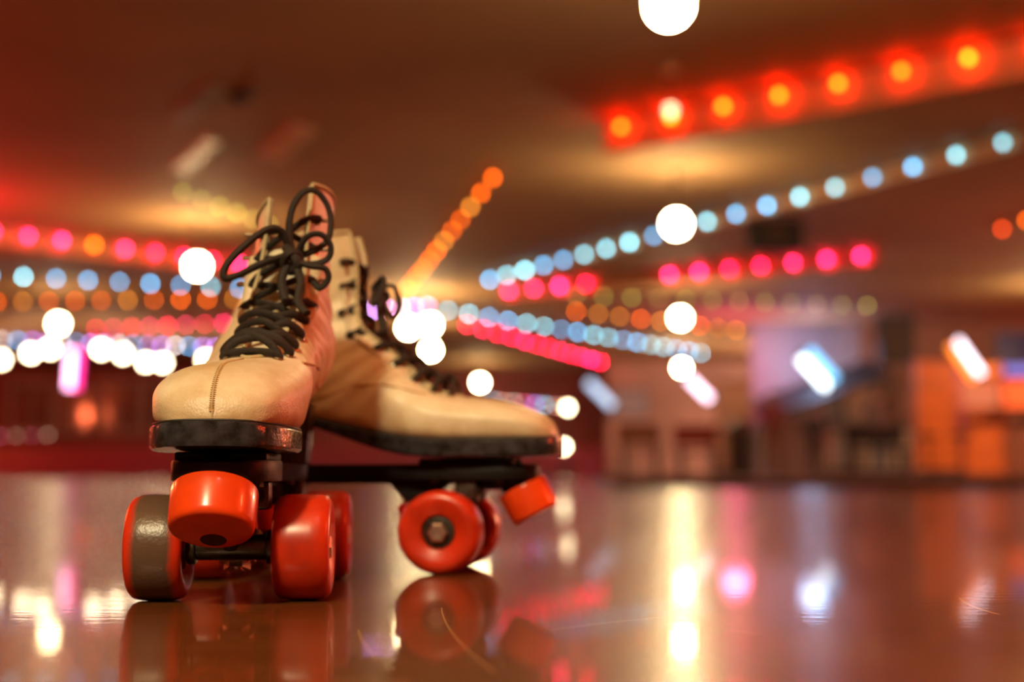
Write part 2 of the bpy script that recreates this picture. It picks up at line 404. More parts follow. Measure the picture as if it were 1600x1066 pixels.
def string(label, p0, p1, n, cols, lum, halo=None, hs=4.0, group=None, skip=(), r=0.034, plane_y=None, dropz=SZ, board=0):
    A = on_z(*p0, dropz) if plane_y is None else on_y(*p0, plane_y)
    B = on_z(*p1, dropz) if plane_y is None else on_y(*p1, plane_y)
    root = empty('string_lights', A)
    tag(root, label, 'string lights', group)
    top = CEIL - dropz if plane_y is None else 0.06
    bm = bmesh.new()
    d = (B - A).normalized()
    ext = d * 0.3
    up = Vector((0, 0, top - 0.012)) if plane_y is None else Vector((0, 0.088, 0))
    tube(bm, [-ext + up, (B - A) + ext + up], 0.012, 8)
    for i in range(n):
        c = (B - A) * (i / (n - 1))
        cyl(bm, c + up.normalized() * r * .9, c + up, 0.016, 8)
    link('cable', bm, M['cord'], root)
    if board:  # board added behind the bulbs to catch their glow as a halo
        side = Vector((0, 0, 1)).cross(d).normalized()
        if side.y < 0: side = -side
        bm = bmesh.new(); o_ = side * 0.075; th = side * 0.02; dz0 = Vector((0, 0, CEIL - dropz - board)); dz1 = Vector((0, 0, CEIL - dropz))
        v = [bm.verts.new(p + q + z) for q in (o_, o_ + th) for p, z in ((-ext, dz0), (B - A + ext, dz0), (B - A + ext, dz1), (-ext, dz1))]
        for f in ((0, 1, 2, 3), (4, 5, 6, 7), (0, 1, 5, 4), (2, 3, 7, 6), (1, 2, 6, 5), (3, 0, 4, 7)): bm.faces.new([v[k] for k in f])
        link('halo_board', bm, M['ceiling'], root, smooth=False)
    if halo:  # glowing tube added to imitate a coloured halo along the string
        bm = bmesh.new(); side = Vector((0, 0, 1)).cross(d).normalized() * 0.035
        tube(bm, [-ext + up + side, (B - A) + ext + up + side], 0.014, 8)
        link('halo_tube', bm, glow('halo_glow', halo, hs), root)
    for i in range(n):
        if i in skip: continue
        c = (B - A) * (i / (n - 1))
        D = (A + c).y
        px = 2 * r * FPX / D
        s = lum * (33 / px) ** 2 * (0.65 + 0.7 * random.random())
        col = cols[i % len(cols)] if isinstance(cols, list) else cols
        s = round(s, 0) if s > 6 else round(s, 1)
        o = bpy.data.objects.new('bulb', bulb_mesh(r)); C.objects.link(o); o.parent = root; o.location = c
        # per-bulb material on the object slot
        o.material_slots  # noqa
        if not o.data.materials: o.data.materials.append(None)
        o.material_slots[0].link = 'OBJECT'; o.material_slots[0].material = bulb_mat(col, s)
    return root
RED = (1.0, 0.012, 0.008)
string('short string of deep orange bulbs at the right edge, under the long blue string', (1566, 358), (1645, 330), 3, [(1.1, .07, .005), ORG, ORG], 0.5)
string('string of yellow orange bulbs with a red glow, nearest the top right of the photo', (1625, 68), (970, 198), 8, [YEL, YEL, RYL, YEL, RYL, YEL, YEL, RYL], 0.9, board=0.36)
string('long string of bright pale blue bulbs rising right, below the yellow string', (1567, 223), (765, 437), 19, [CYAN, CYAN, BLUE, BLUE, CYAN, CYAN, BLUE, BLUE, CYAN, BLUE, BLUE, CYAN], 0.8, board=0.2)
string('steep string of orange bulbs climbing right of the laced boots', (770, 278), (636, 452), 12, [ORG, ORG, AMB], 0.5)
string('string of hot pink bulbs ending under the long blue string on the right', (1345, 400), (795, 455), 13, [MAG, MAG, MAG, PINK, PINK], 0.7, skip=(7, 8), board=0.26)
string('string of dim olive bulbs running level across the right half', (1355, 478), (900, 462), 12, [GRN, GRN, (0.5, 0.3, 0.08)], 0.16)
string('string of dim amber bulbs below the olive string on the right', (1255, 528), (900, 487), 13, [ORG, AMB, AMB], 0.24)
string('string of pale blue bulbs sloping down to the right under the amber string', (1095, 552), (700, 485), 17, [CYAN, BLUE, BLUE, CYAN], 0.5)
string('string of crowded red pink bulbs sloping down to the slanted blue tube', (952, 570), (730, 508), 13, [PINK, PINK, MAG], 0.4)
string('string of pink bulbs and an orange one, left of the boots, above the blue string', (-10, 362), (415, 418), 10, [MAG, MAG, MAG, ORG, MAG, PINK, PINK, PINK, MAG, PINK], 0.7, board=0.3)
string('level string of blue bulbs left of the boots', (-15, 430), (420, 453), 10, [BLUE, CYAN, BLUE, BLUE, BLUE, BLUE, BLUE, CYAN, BLUE, BLUE], 0.7)
string('string of dim orange bulbs just under the blue string on the left', (-5, 472), (450, 466), 12, [ORG, AMB, ORG, ORG], 0.3)
string('short string of faint green bulbs on the ceiling above the left boot opening', (285, 300), (420, 352), 6, GRN, 0.3)
string('string of crowded crimson bulbs left of the boots, under the orange string', (150, 514), (470, 500), 12, [(2.0, .015, .12), (1.7, .03, .2)], 0.3)
string('string of violet and white bulbs along the far end of the rink on the left', (-20, 530), (400, 545), 20, [VIO, WHT, BLUE, VIO], 0.35, (0.8, 0.15, 0.5), 1)
string('row of small pink bulbs low on the far wall, under the party room windows', (0, 682), (75, 680), 4, [(0.5,.1,.15), (.5,.3,.2)], 0.13, plane_y=FAR - 0.1)
string('row of mixed small bulbs on the far wall behind the toe of the second boot', (770, 626), (868, 634), 7, [CYAN, (.7,.3,.2), (0.6, 0.5, 0.4), (.9,.1,.2), VIO], 0.2, plane_y=FAR - 0.1)
string('short string of violet bulbs where the strings meet, right behind the second boot', (585, 484), (668, 478), 5, [VIO, (.8,.3,.6), (0.8, .7, .95)], 1.2)

# ------------------------------------------------------------------ globe lamps
def globe(label, px, py, z=3.17, r=0.14, group=None, m=None):
    p = on_z(px, py, z)
    root = empty('globe_lamp', (p.x, p.y, CEIL)); tag(root, label, 'lamp', group)
    bm = bmesh.new(); sphere(bm, (0, 0, z - CEIL), r, 24, 16); link('glass_globe', bm, m or M['globe'], root)
    bm = bmesh.new(); cyl(bm, (0, 0, z - CEIL + r * .93), (0, 0, -0.02), 0.012, 10); link('stem', bm, M['cord'], root)
    bm = bmesh.new(); cyl(bm, (0, 0, z - CEIL + r * .9), (0, 0, z - CEIL + r * 1.2), 0.06, 16, 0.04); link('neck', bm, M['cord'], root)
    bm = bmesh.new(); cyl(bm, (0, 0, -0.035), (0, 0, 0), 0.07, 16, 0.075); link('ceiling_rose', bm, M['strip'], root)
    return root
globe('largest white globe lamp, at the top edge of the photo', 1045, 8)
globe('white globe lamp beside the long blue string, second largest on the right', 1057, 350)
globe('white globe lamp in front of the olive string, middle of the right column', 1063, 497)
globe('white globe lamp touching the slanted pink white tube, lowest of the right column', 1065, 575)
globe('white globe lamp left of the boot laces, on the pink and blue strings', 308, 416)
globe('white globe lamp above the vertical pink tube on the left', 91, 506, m=glow('left_globe_glass', (1.0, 0.74, 0.38), 75))
globe('white globe lamp just right of the second boot, lowest of the bright cluster', 673, 547)
globe('white globe lamp in the bright cluster, upper right one', 672, 508)
globe('white globe lamp in the bright cluster, nearest the second boot', 638, 512)
globe('white globe lamp above the toe of the second boot', 750, 598)
FARG = glow('far_globe_glass', (1.0, 0.76, 0.46), 30)
G = 'far white globe lamps on the left'
for (px, py) in [(2, 562), (48, 552), (78, 545), (158, 546), (192, 553), (228, 566), (254, 567), (322, 562)]:
    globe('far white globe lamp in the low row left of the front boot', px, py, group=G, m=FARG)
globe('dim cream globe lamp between two yellow bulbs of the red string', 1048, 172, z=3.5, r=0.05)
globe('hidden warm globe', 1655, 498)
for o in list(C.objects):
    if o.get('label') == 'hidden warm globe': o['label'] = 'white globe lamp beyond the right edge, over the snack bar'
for o in C.objects:
    if o.get('label', '').startswith('dim cream'):
        for ch in o.children:
            if ch.name.startswith('glass_globe'): ch.data.materials[0] = glow('dim_glass', (1, .62, .35), 5)
# two round wall lamps on the far wall
for (px, py, lb) in [(887, 637, 'round cream wall lamp on the far wall, upper of two right of the second toe'), (881, 698, 'round cream wall lamp on the far wall, lower of two right of the second toe')]:
    p = on_y(px, py, 44.2)
    root = empty('post_lamp', (p.x, p.y + (0 if py < 650 else 0.0), 0 if False else 0)); tag(root, lb, 'lamp')
    root.name = 'wall_lamp'
    root.location = (p.x, 44.40, p.z)
    bm = bmesh.new(); sphere(bm, (0, -0.1, 0), 0.10, 20, 14); link('glass_globe', bm, glow('wall_lamp_glass', (1, 0.85, 0.5), 30), root)
    bm = bmesh.new(); cyl(bm, (0, -0.03, -0.12), (0, -0.03, -p.z if py < 650 else -p.z), 0.03, 10); link('post', bm, M['black'], root)

# ------------------------------------------------------------------ slanted glowing tubes
def glow_tube(label, a, b, Y, mats, r=0.045, dz=0.0):
    A = on_y(*a, Y); B = on_y(*b, Y); Cn = (A + B) / 2
    root = empty('tube_lamp', (Cn.x, Cn.y, Cn.z)); tag(root, label, 'lamp')
    d = (B - A).normalized(); A = A - Cn; B = B - Cn
    for i, (m, off) in enumerate(mats):
        n = Vector((0, 0, 1)).cross(Vector((0, 1, 0))); s = d.cross(Vector((0, 1, 0))).normalized() * off
        bm = bmesh.new(); cyl(bm, A + s, B + s, r, 16, bev=0.01); link('tube', bm, m, root)
    for e, sg in ((A, -1), (B, 1)):
        bm = bmesh.new(); cyl(bm, e + d * sg * -0.01, e + d * sg * 0.07, r * 1.25, 16, bev=0.01); link('end_cap', bm, M['black'], root)
        bm = bmesh.new(); cyl(bm, e + d * sg * 0.03, Vector((e.x + d.x * sg * .03, e.y, CEIL - Cn.z)), 0.006, 6); link('hanging_wire', bm, M['cord'], root)
glow_tube('slanted pale blue tube lamp right of the crimson string', (918, 596), (958, 636), 26, [(glow('tube_blue', (0.5, 0.72, 1.0), 1.6), 0)], r=0.07)
glow_tube('slanted pink white tube lamp hanging below the globe column', (1075, 590), (1110, 625), 26, [(glow('tube_white', (1, .75, 0.95), 4), 0)], r=0.07)
glow_tube('slanted double tube lamp, brilliant white and blue, over the snack bar', (1255, 556), (1296, 602), 26, [(glow('tube_white2', (0.8, 0.95, 1.0), 5), -0.06), (glow('tube_blue2', (0.15, 0.55, 0.95), 2.5), 0.15)], r=0.075)
glow_tube('slanted double tube lamp, white and orange, above the orange column', (1492, 534), (1530, 588), 26, [(glow('tube_white3', (0.9, 0.85, 1.0), 4), 0.05), (glow('tube_orange', (1, 0.25, 0.02), 2.5), -0.12)], r=0.06)
glow_tube('upright white tube lamp with a pink rim hanging at the far left', (112, 545), (107, 608), 26, [(glow('tube_white4', (1, .5, 0.8), 6), 0.0), (glow('tube_pink', (1, 0.02, 0.3), 3), 0.14)], r=0.06)
cool = lamp('blue_wash', on_y(1265, 560, 34.6), (0.45, 0.62, 1.0), 110, 0.3)  # bare point lamp added for the bluish glow on the wall
pw = lamp('pink_wash', on_y(1145, 590, 34.5), (1.0, 0.12, 0.28), 160, 0.3)  # bare point lamp added for the pink glow beside it

# ------------------------------------------------------------------ things on the ceiling
def ceiling_patch(label, name, cat, quad, m, th=0.03):  # flat strip under the ceiling with thin cross slats
    P = [on_z(*q, CEIL) for q in quad]; c = sum(P, Vector()) / 4
    root = empty(name, c); tag(root, label, cat)
    bm = bmesh.new(); a = [bm.verts.new(p - c - Vector((0, 0, th))) for p in P]; b = [bm.verts.new(p - c) for p in P]
    for i in range(4):
        j = (i + 1) % 4; bm.faces.new((a[i], a[j], b[j], b[i]))
    bm.faces.new(a); bm.faces.new(b); link('frame', bm, m, root, smooth=False)
    bm = bmesh.new()
    for k in range(1, 6):
        t = k / 6; p = P[0].lerp(P[3], t) - c; q = P[1].lerp(P[2], t) - c
        p, q = p.lerp(q, .06), p.lerp(q, .94)
        tube(bm, [p - Vector((0, 0, th + .008)), q - Vector((0, 0, th + .008))], 0.012, 6)
    link('slat', bm, m, root)
ceiling_patch('long cream ceiling vent above the left glow, nearest the green bulbs', 'ceiling_strip', 'strip', [(268, 262), (288, 272), (345, 222), (325, 212)], M['strip'])
ceiling_patch('wide cream ceiling vent above the boots', 'ceiling_strip', 'strip', [(405, 240), (440, 252), (495, 202), (460, 192)], M['strip'])
ceiling_patch('faint narrow ceiling vent, topmost on the left', 'ceiling_strip', 'strip', [(270, 180), (290, 190), (345, 140), (325, 130)], M['beige'])
def dark_fix(label, px, py, wdt, hgt, name='ceiling_speaker', cat='speaker', z=CEIL):
    p = on_z(px, py, z); root = empty(name, p); tag(root, label, cat)
    bm = bmesh.new(); box(bm, -wdt / 2, wdt / 2, -0.15, 0.15, -hgt, -0.1, 0.03); link('cabinet', bm, M['black'], root, smooth=False)
    bm = bmesh.new(); cyl(bm, (0, -0.155, -hgt / 2 - .05), (0, -0.175, -hgt / 2 - .05), hgt * .3, 20); link('cone', bm, M['cord'], root)
    bm = bmesh.new(); tube(bm, [Vector((-wdt / 2 - .02, 0, -hgt * .6)), Vector((-wdt / 2 - .02, 0, 0)), Vector((wdt / 2 + .02, 0, 0)), Vector((wdt / 2 + .02, 0, -hgt * .6))], 0.015, 6); link('bracket', bm, M['black'], root)
dark_fix('dark ceiling speaker between the long blue string and the pink string', 1210, 334, 0.80, 0.55)
dark_fix('dark ceiling speaker hanging over the beige counter', 1398, 486, 0.85, 1.25)

p = on_z(375, 148, CEIL); root = empty('smoke_detector', p); tag(root, 'small dark round detector on the ceiling, top left', 'detector')
bm = bmesh.new(); cyl(bm, (0, 0, -0.06), (0, 0, 0), 0.10, 20, 0.14); link('housing', bm, M['black'], root)
bm = bmesh.new(); cyl(bm, (0, 0, -0.09), (0, 0, -0.06), 0.05, 16, 0.07); link('sensor', bm, M['cord'], root)

# ------------------------------------------------------------------ snack area furniture, all far out of focus
FZ = 0.045
# orange column
cY = 30
def column(label, pxa, pxb, Y, m):
    a = on_y(pxa, 742, Y).x; b = on_y(pxb, 742, Y).x
    root = empty('column', ((a + b) / 2, Y, FZ)); tag(root, label, 'column'); hw = (b - a) / 2
    bm = bmesh.new(); box(bm, -hw, hw, -hw, hw, 0.2, CEIL - FZ - 0.2, 0.03); link('shaft', bm, m, root, smooth=False)
    bm = bmesh.new(); box(bm, -hw - .05, hw + .05, -hw - .05, hw + .05, 0, 0.2, 0.02); link('base', bm, M['black'], root, smooth=False)
    bm = bmesh.new(); box(bm, -hw - .05, hw + .05, -hw - .05, hw + .05, CEIL - FZ - .2, CEIL - FZ, 0.02); link('capital', bm, M['wood'], root, smooth=False)
def short_panel(label, name, cat, pxa, pxb, pyt, Y, m, trim, depth=0.4):
    a = on_y(pxa, 742, Y).x; b = on_y(pxb, 742, Y).x; h = on_y(pxa, pyt, Y).z - FZ
    root = empty(name, ((a + b) / 2, Y, FZ)); tag(root, label, cat); hw = (b - a) / 2
    bm = bmesh.new(); box(bm, -hw, hw, 0, depth, 0.12, h, 0.02); link('body', bm, m, root, smooth=False)
    bm = bmesh.new(); box(bm, -hw, hw, 0.04, depth - 0.02, 0, 0.12); link('plinth', bm, M['black'], root, smooth=False)
    bm = bmesh.new(); box(bm, -hw - .04, hw + .04, -0.04, depth + .04, h, h + .06, 0.015); link('top', bm, trim, root, smooth=False)
    return root, hw, h
short_panel('tall orange pillar below the white and orange tube', 'pillar', 'pillar', 1437, 1500, 565, 27, M['orange'], M['wood'], 0.25)
short_panel('peach pillar standing right of the pink glow', 'pillar', 'pillar', 1128, 1178, 600, 32, M['peach'], M['wood'], 0.7)
rt, hw, h = short_panel('beige serving counter under the dark awning', 'counter', 'counter', 1300, 1425, 672, 31, M['beige'], M['black'], 0.8)
for k in range(4):
    bm = bmesh.new(); x = -hw + (k + .5) * 2 * hw / 4
    box(bm, x - hw / 4 + .05, x + hw / 4 - .05, -0.03, 0.0, 0.2, h - .1, 0.01); link('front_panel', bm, M['beige' if k % 2 else 'grey_wall'], rt, smooth=False)
# menu board wall behind counter
for (xa, xb, ya, yb_, m, lb) in [(1320, 1362, 600, 660, M['beige'], 'beige menu board above the serving counter, left one'), (1395, 1428, 600, 655, M['wood'], 'brown menu board above the serving counter, right one'),
                                (950, 1010, 610, 650, M['grey_wall'], 'pale notice board on the lobby wall right of the blue tube')]:
    Yp = wb if xa > 1100 else 48
    p = on_y(xa, yb_, Yp); q = on_y(xb, ya, Yp)
    root = empty('wall_board', ((p.x + q.x) / 2, Yp, p.z)); tag(root, lb, 'board'); ww = (q.x - p.x) / 2; hh = q.z - p.z
    bm = bmesh.new(); box(bm, -ww, ww, -0.05, 0, 0, hh); link('panel', bm, m, root, smooth=False)
    bm = bmesh.new()
    for (x0, x1, z0, z1) in [(-ww - .05, ww + .05, -.05, 0), (-ww - .05, ww + .05, hh, hh + .05), (-ww - .05, -ww, 0, hh), (ww, ww + .05, 0, hh)]: box(bm, x0, x1, -0.07, 0, z0, z1)
    link('frame', bm, M['black'], root, smooth=False)
# awning
A = on_y(1175, 668, 33.5); B = on_y(1395, 590, 33.5)
root = empty('awning', ((A.x + B.x) / 2, 36, A.z)); tag(root, 'dark sloping awning rising to the right over the serving counter', 'awning')
c = Vector(root.location)
bm = bmesh.new()
vs = [Vector((A.x, 33.5, A.z)), Vector((B.x, 33.5, B.z)), Vector((B.x, 36, B.z + .5)), Vector((A.x, 36, A.z + .5))]
lo = [bm.verts.new(v - c) for v in vs]; hi = [bm.verts.new(v - c + Vector((0, 0, 0.12))) for v in vs]
for i in range(4):
    j = (i + 1) % 4; bm.faces.new((lo[i], lo[j], hi[j], hi[i]))
bm.faces.new(lo); bm.faces.new(hi); link('canopy', bm, M['black'], root, smooth=False)
for v in vs[:2]:
    bm = bmesh.new(); cyl(bm, v - c, Vector((v.x, v.y, FZ)) - c, 0.05, 10); link('post', bm, M['black'], root)
# arcade machines
def arcade(label, pxc, Y, wdt, m, scr, rz=0.0):
    x = on_y(pxc, 742, Y).x; root = empty('arcade_machine', (x, Y, FZ), rz); tag(root, label, 'arcade machine')
    prof = [(0.0, 0), (0.0, 1.0), (-0.25, 1.05), (-0.22, 1.15), (0.12, 1.3), (0.25, 1.85), (0.0, 1.95), (0.05, 2.15), (0.8, 2.15), (0.8, 0)]
    for s in (-1, 1):
        bm = bmesh.new(); xs = s * wdt / 2
        a = [bm.verts.new((xs, y, z)) for y, z in prof]; b = [bm.verts.new((xs - s * 0.03, y, z)) for y, z in prof]
        for i in range(len(prof)):
            j = (i + 1) % len(prof); bm.faces.new((a[i], a[j], b[j], b[i]))
        bm.faces.new(a); bm.faces.new(b); link('side_panel', bm, m, root, smooth=False)
    iw = wdt / 2 - .032
    bm = bmesh.new(); box(bm, -iw, iw, 0.03, 0.75, 0.05, 1.0); box(bm, -iw, iw, 0.3, 0.75, 1.0, 2.1); link('body', bm, m, root, smooth=False)
    bm = bmesh.new(); box(bm, -iw, iw, -0.2, 0.15, 1.02, 1.1, 0.01); link('control_panel', bm, M['black'], root, smooth=False)
    bm = bmesh.new(); v = [bm.verts.new(q) for q in [(-iw, .14, 1.3), (iw, .14, 1.3), (iw, .26, 1.82), (-iw, .26, 1.82)]]; v2 = [bm.verts.new(q.co + Vector((0, .04, 0))) for q in v]
    bm.faces.new(v); bm.faces.new(v2)
    for i in range(4): bm.faces.new((v[i], v[(i + 1) % 4], v2[(i + 1) % 4], v2[i]))
    link('screen', bm, glow('screen_glow', scr[0], scr[1]), root, smooth=False)
    bm = bmesh.new(); box(bm, -iw, iw, 0.04, 0.25, 1.93, 2.1, 0.01); link('marquee', bm, glow('marquee_glow', scr[2], scr[3]), root, smooth=False)
arcade('orange arcade machine right of the tall orange pillar', 1541, 27, 0.75, M['orange'], ((0.5, 0.2, 0.1), 0.5, (1, 0.3, 0.05), 0.5))
arcade('dark arcade machine at the right edge, right of the orange one', 1604, 27, 0.75, M['wood'], ((0.9, 0.15, 0.03), 0.6, (0.1, 0.15, 0.6), 1.2))
arcade('orange arcade machine standing behind the gap of the other two', 1573, 30, 0.7, M['orange'], ((0.8, 0.3, 0.05), 0.6, (0.9, 0.35, 0.05), 0.4))
# blue panel at the far right
p = on_y(1560, 620, wb); q = on_y(1640, 520, wb)
root = empty('wall_panel', ((p.x + q.x) / 2, wb, p.z)); tag(root, 'deep blue wall panel behind the arcade machines at the right edge', 'panel')
bm = bmesh.new(); box(bm, p.x - q.x + (q.x - p.x) / 2, (q.x - p.x) / 2, -0.06, 0, 0, q.z - p.z); link('sheet', bm, M['blue_glass'], root, smooth=False)
bm = bmesh.new(); box(bm, -(q.x - p.x) / 2 - .06, (q.x - p.x) / 2 + .06, -0.08, 0, -0.06, 0); link('ledge', bm, M['black'], root, smooth=False)
# benches and stools
def bench(label, pxa, pxb, Y, m):
    a = on_y(pxa, 742, Y).x; b = on_y(pxb, 742, Y).x; hw = (b - a) / 2
    root = empty('bench', ((a + b) / 2, Y, FZ)); tag(root, label, 'bench')
    bm = bmesh.new(); box(bm, -hw, hw, -0.22, 0.22, 0.42, 0.48, 0.015); link('seat', bm, m, root, smooth=False)
    bm = bmesh.new(); box(bm, -hw, hw, 0.18, 0.24, 0.55, 0.9, 0.015); link('backrest', bm, m, root, smooth=False)
    for s in (-1, 1):
        for t in (-1, 1):
            bm = bmesh.new(); box(bm, s * (hw - .1) - .03, s * (hw - .1) + .03, t * .19 - .03, t * .19 + .03, 0, 0.42 if t < 0 else 0.6); link('leg', bm, M['black'], root, smooth=False)
bench('brown bench on the carpet in front of the lobby wall', 965, 1035, 24, M['wood'])
bench('dark bench on the carpet left of the standing people', 1055, 1125, 25, M['jacket'])
bench('dark bench in front of the beige serving counter', 1325, 1420, 25, M['trousers'])
def stool(label, px, Y, m, grp=None):
    root = empty('stool', (on_y(px, 742, Y).x, Y, FZ)); tag(root, label, 'stool', grp)
    bm = bmesh.new(); cyl(bm, (0, 0, 0.68), (0, 0, 0.76), 0.19, 20, bev=0.02); link('seat', bm, m, root)
    bm = bmesh.new(); cyl(bm, (0, 0, 0.04), (0, 0, 0.68), 0.03, 12); link('post', bm, M['dark_steel'], root)
    bm = bmesh.new(); cyl(bm, (0, 0, 0), (0, 0, 0.04), 0.22, 20, 0.2); link('base', bm, M['dark_steel'], root)
stool('red seated stool left of the serving counter', 1290, 28, M['jacket'])
stool('black seated stool in front of the orange pillar', 1452, 26, M['trousers'])
stool('black seated stool between the pillar and the orange arcade machine', 1502, 25.5, M['trousers'])
# litter bin
x = on_y(1160, 742, 24).x; root = empty('litter_bin', (x, 24, FZ)); tag(root, 'black litter bin at the foot of the peach pillar', 'bin')
bm = bmesh.new(); cyl(bm, (0, 0, 0), (0, 0, 0.75), 0.22, 20, 0.26); link('body', bm, M['black'], root)
bm = bmesh.new(); lathe(bm, [(0.75, 0.27), (0.8, 0.27), (0.92, 0.16), (0.95, 0)], seg=20); link('lid', bm, M['dark_steel'], root)

# people standing by the counter: one skinned body each
def person(label, px, Y, hgt, face, top_m, leg_m, lean=0.0, arm=0.3):
    x = on_y(px, 742, Y).x; root = empty('person', (x, Y, FZ), face); tag(root, label, 'person')
    s = hgt / 1.72
    J = {'pelvis': (0, 0, .93), 'belly': (0, 0.0, 1.08), 'chest': (lean, 0, 1.30), 'neck': (lean, 0, 1.47), 'head': (lean + .01, 0, 1.56), 'top': (lean + .015, 0, 1.66)}
    E = [('pelvis', 'belly'), ('belly', 'chest'), ('chest', 'neck'), ('neck', 'head'), ('head', 'top')]
    R = {'pelvis': .15, 'belly': .13, 'chest': .155, 'neck': .055, 'head': .095, 'top': .07}
    for sg, nm in ((1, 'l'), (-1, 'r')):
        J.update({'hip' + nm: (0, sg * .09, .88), 'knee' + nm: (.03, sg * .11, .48), 'ank' + nm: (-.01, sg * .12, .09), 'toe' + nm: (.16, sg * .14, .04),
                  'sh' + nm: (lean, sg * .19, 1.40), 'elb' + nm: (lean - .02, sg * .26, 1.12), 'wr' + nm: (lean + arm * .7, sg * .22, 1.12 - .2 + arm * .3), 'hand' + nm: (lean + arm * .9, sg * .2, .86 + arm * .5)})
        E += [('pelvis', 'hip' + nm), ('hip' + nm, 'knee' + nm), ('knee' + nm, 'ank' + nm), ('ank' + nm, 'toe' + nm), ('chest', 'sh' + nm), ('sh' + nm, 'elb' + nm), ('elb' + nm, 'wr' + nm), ('wr' + nm, 'hand' + nm)]
        R.update({'hip' + nm: .095, 'knee' + nm: .06, 'ank' + nm: .042, 'toe' + nm: .035, 'sh' + nm: .06, 'elb' + nm: .042, 'wr' + nm: .03, 'hand' + nm: .035})
    names = list(J); me = bpy.data.meshes.new('body')
    me.from_pydata([tuple(c * s for c in J[n_]) for n_ in names], [(names.index(a), names.index(b)) for a, b in E], [])
    o = bpy.data.objects.new('body', me); C.objects.link(o); o.parent = root
    o.modifiers.new('skin', 'SKIN'); me.skin_vertices or None
    for i, n_ in enumerate(names):
        v = me.skin_vertices[0].data[i]; v.radius = (R[n_] * s, R[n_] * s); v.use_root = (n_ == 'pelvis')
    sb = o.modifiers.new('sub', 'SUBSURF'); sb.levels = 1; sb.render_levels = 2
    dg = bpy.context.evaluated_depsgraph_get(); ev = o.evaluated_get(dg); me2 = bpy.data.meshes.new_from_object(ev)
    o.modifiers.clear(); o.data = me2; me2.materials.clear()
    for m in (M['skin'], top_m, leg_m, M['black']): me2.materials.append(m)
    for p in me2.polygons:
        p.use_smooth = True; z = p.center.z / s; yy = abs(p.center.y) / s
        p.material_index = 3 if z < .12 else 2 if z < .95 and not (yy > .17 and z > .8) else 1 if (z < 1.46 and not (z < 1.0 and yy > .17)) else 0
    bm = bmesh.new(); c = Vector(J['head']) * s; sphere(bm, c + Vector((-.018, 0, .045)) * s, .102 * s, 16, 12, (1, .9, .95)); link('hair', bm, M['black'], root)
person('person in a dark red top standing under the low end of the awning', 1208, 27, 1.62, -2.0, M['jacket'], M['wood'])
person('person in black clothes standing right of the person in dark red', 1272, 26.5, 1.3, -1.2, M['trousers'], M['trousers'], 0.05)
person('person in grey and black standing before the serving counter', 1375, 27.5, 1.7, -1.6, M['grey_cloth'], M['trousers'])

# ================================================================== THE ROLLER SKATES
RINGS = [  # front point (x, z), sole / back point (x, z), half width
    ((.1575, .101), (.1575, .095), .008), ((.1545, .110), (.1545, .0925), .020), ((.147, .1185), (.147, .0915), .029), ((.134, .126), (.134, .091), .0355),
    ((.118, .131), (.118, .0905), .039), ((.102, .134), (.100, .090), .041), ((.086, .137), (.078, .090), .041), ((.072, .141), (.052, .092), .0385),
    ((.058, .147), (.022, .097), .034), ((.046, .155), (-.012, .105), .032), ((.037, .165), (-.050, .113), .031), ((.030, .175), (-.092, .118), .032),
    ((.026, .186), (-.113, .127), .032), ((.0235, .198), (-.114, .144), .030), ((.022, .211), (-.101, .166), .029), ((.020, .223), (-.088, .188), .029),
    ((.017, .236), (-.078, .212), .030), ((.012, .249), (-.072, .234), .030)]
RINGS = [(a, b, w_ * (.955 if i < 7 else 1)) for i, (a, b, w_) in enumerate(RINGS)]
WARP = {'base': 0.0, 'lean': 0.0, 'lean2': 0.0, 'toe': 1.0, 'tip': 0.0, 'thin': 0.0}
def sstep(a, b, x):
    x = max(0, min(1, (x - a) / (b - a))); return x * x * (3 - 2 * x)
def warp(p):
    p = p.copy()
    k = 1 + (WARP['toe'] - 1) * sstep(.03, .075, p.x) * (1 if p.z > .0915 else 0)
    p.z = .0915 + (p.z - .0915) * k
    q = sstep(.15, .25, p.z)
    p.y *= 1 - WARP['thin'] * sstep(.13, .24, p.z)
    p.z += WARP['tip'] * (p.y / .028 - .35) * q
    p.y += WARP['base'] + WARP['lean'] * sstep(.10, .155, p.z) * (1 - sstep(.075, .125, p.x)) + WARP['lean2'] * q
    return p
def ring_at(t):
    t = max(0, min(len(RINGS) - 1, t)); i = min(int(t), len(RINGS) - 2); f = t - i
    def g(j):
        j = max(0, min(len(RINGS) - 1, j)); a, b, c_ = RINGS[j]; return (a[0], a[1], b[0], b[1], c_)
    p0, p1, p2, p3 = g(i - 1), g(i), g(i + 1), g(i + 2)
    v = [0.5 * (2 * b + (c_ - a) * f + (2 * a - 5 * b + 4 * c_ - d) * f * f + (-a + 3 * b - 3 * c_ + d) * f ** 3) for a, b, c_, d in zip(p0, p1, p2, p3)]
    return Vector((v[0], 0, v[1])), Vector((v[2], 0, v[3])), max(.004, v[4])
TV = 5.9     # the lacing slit starts here
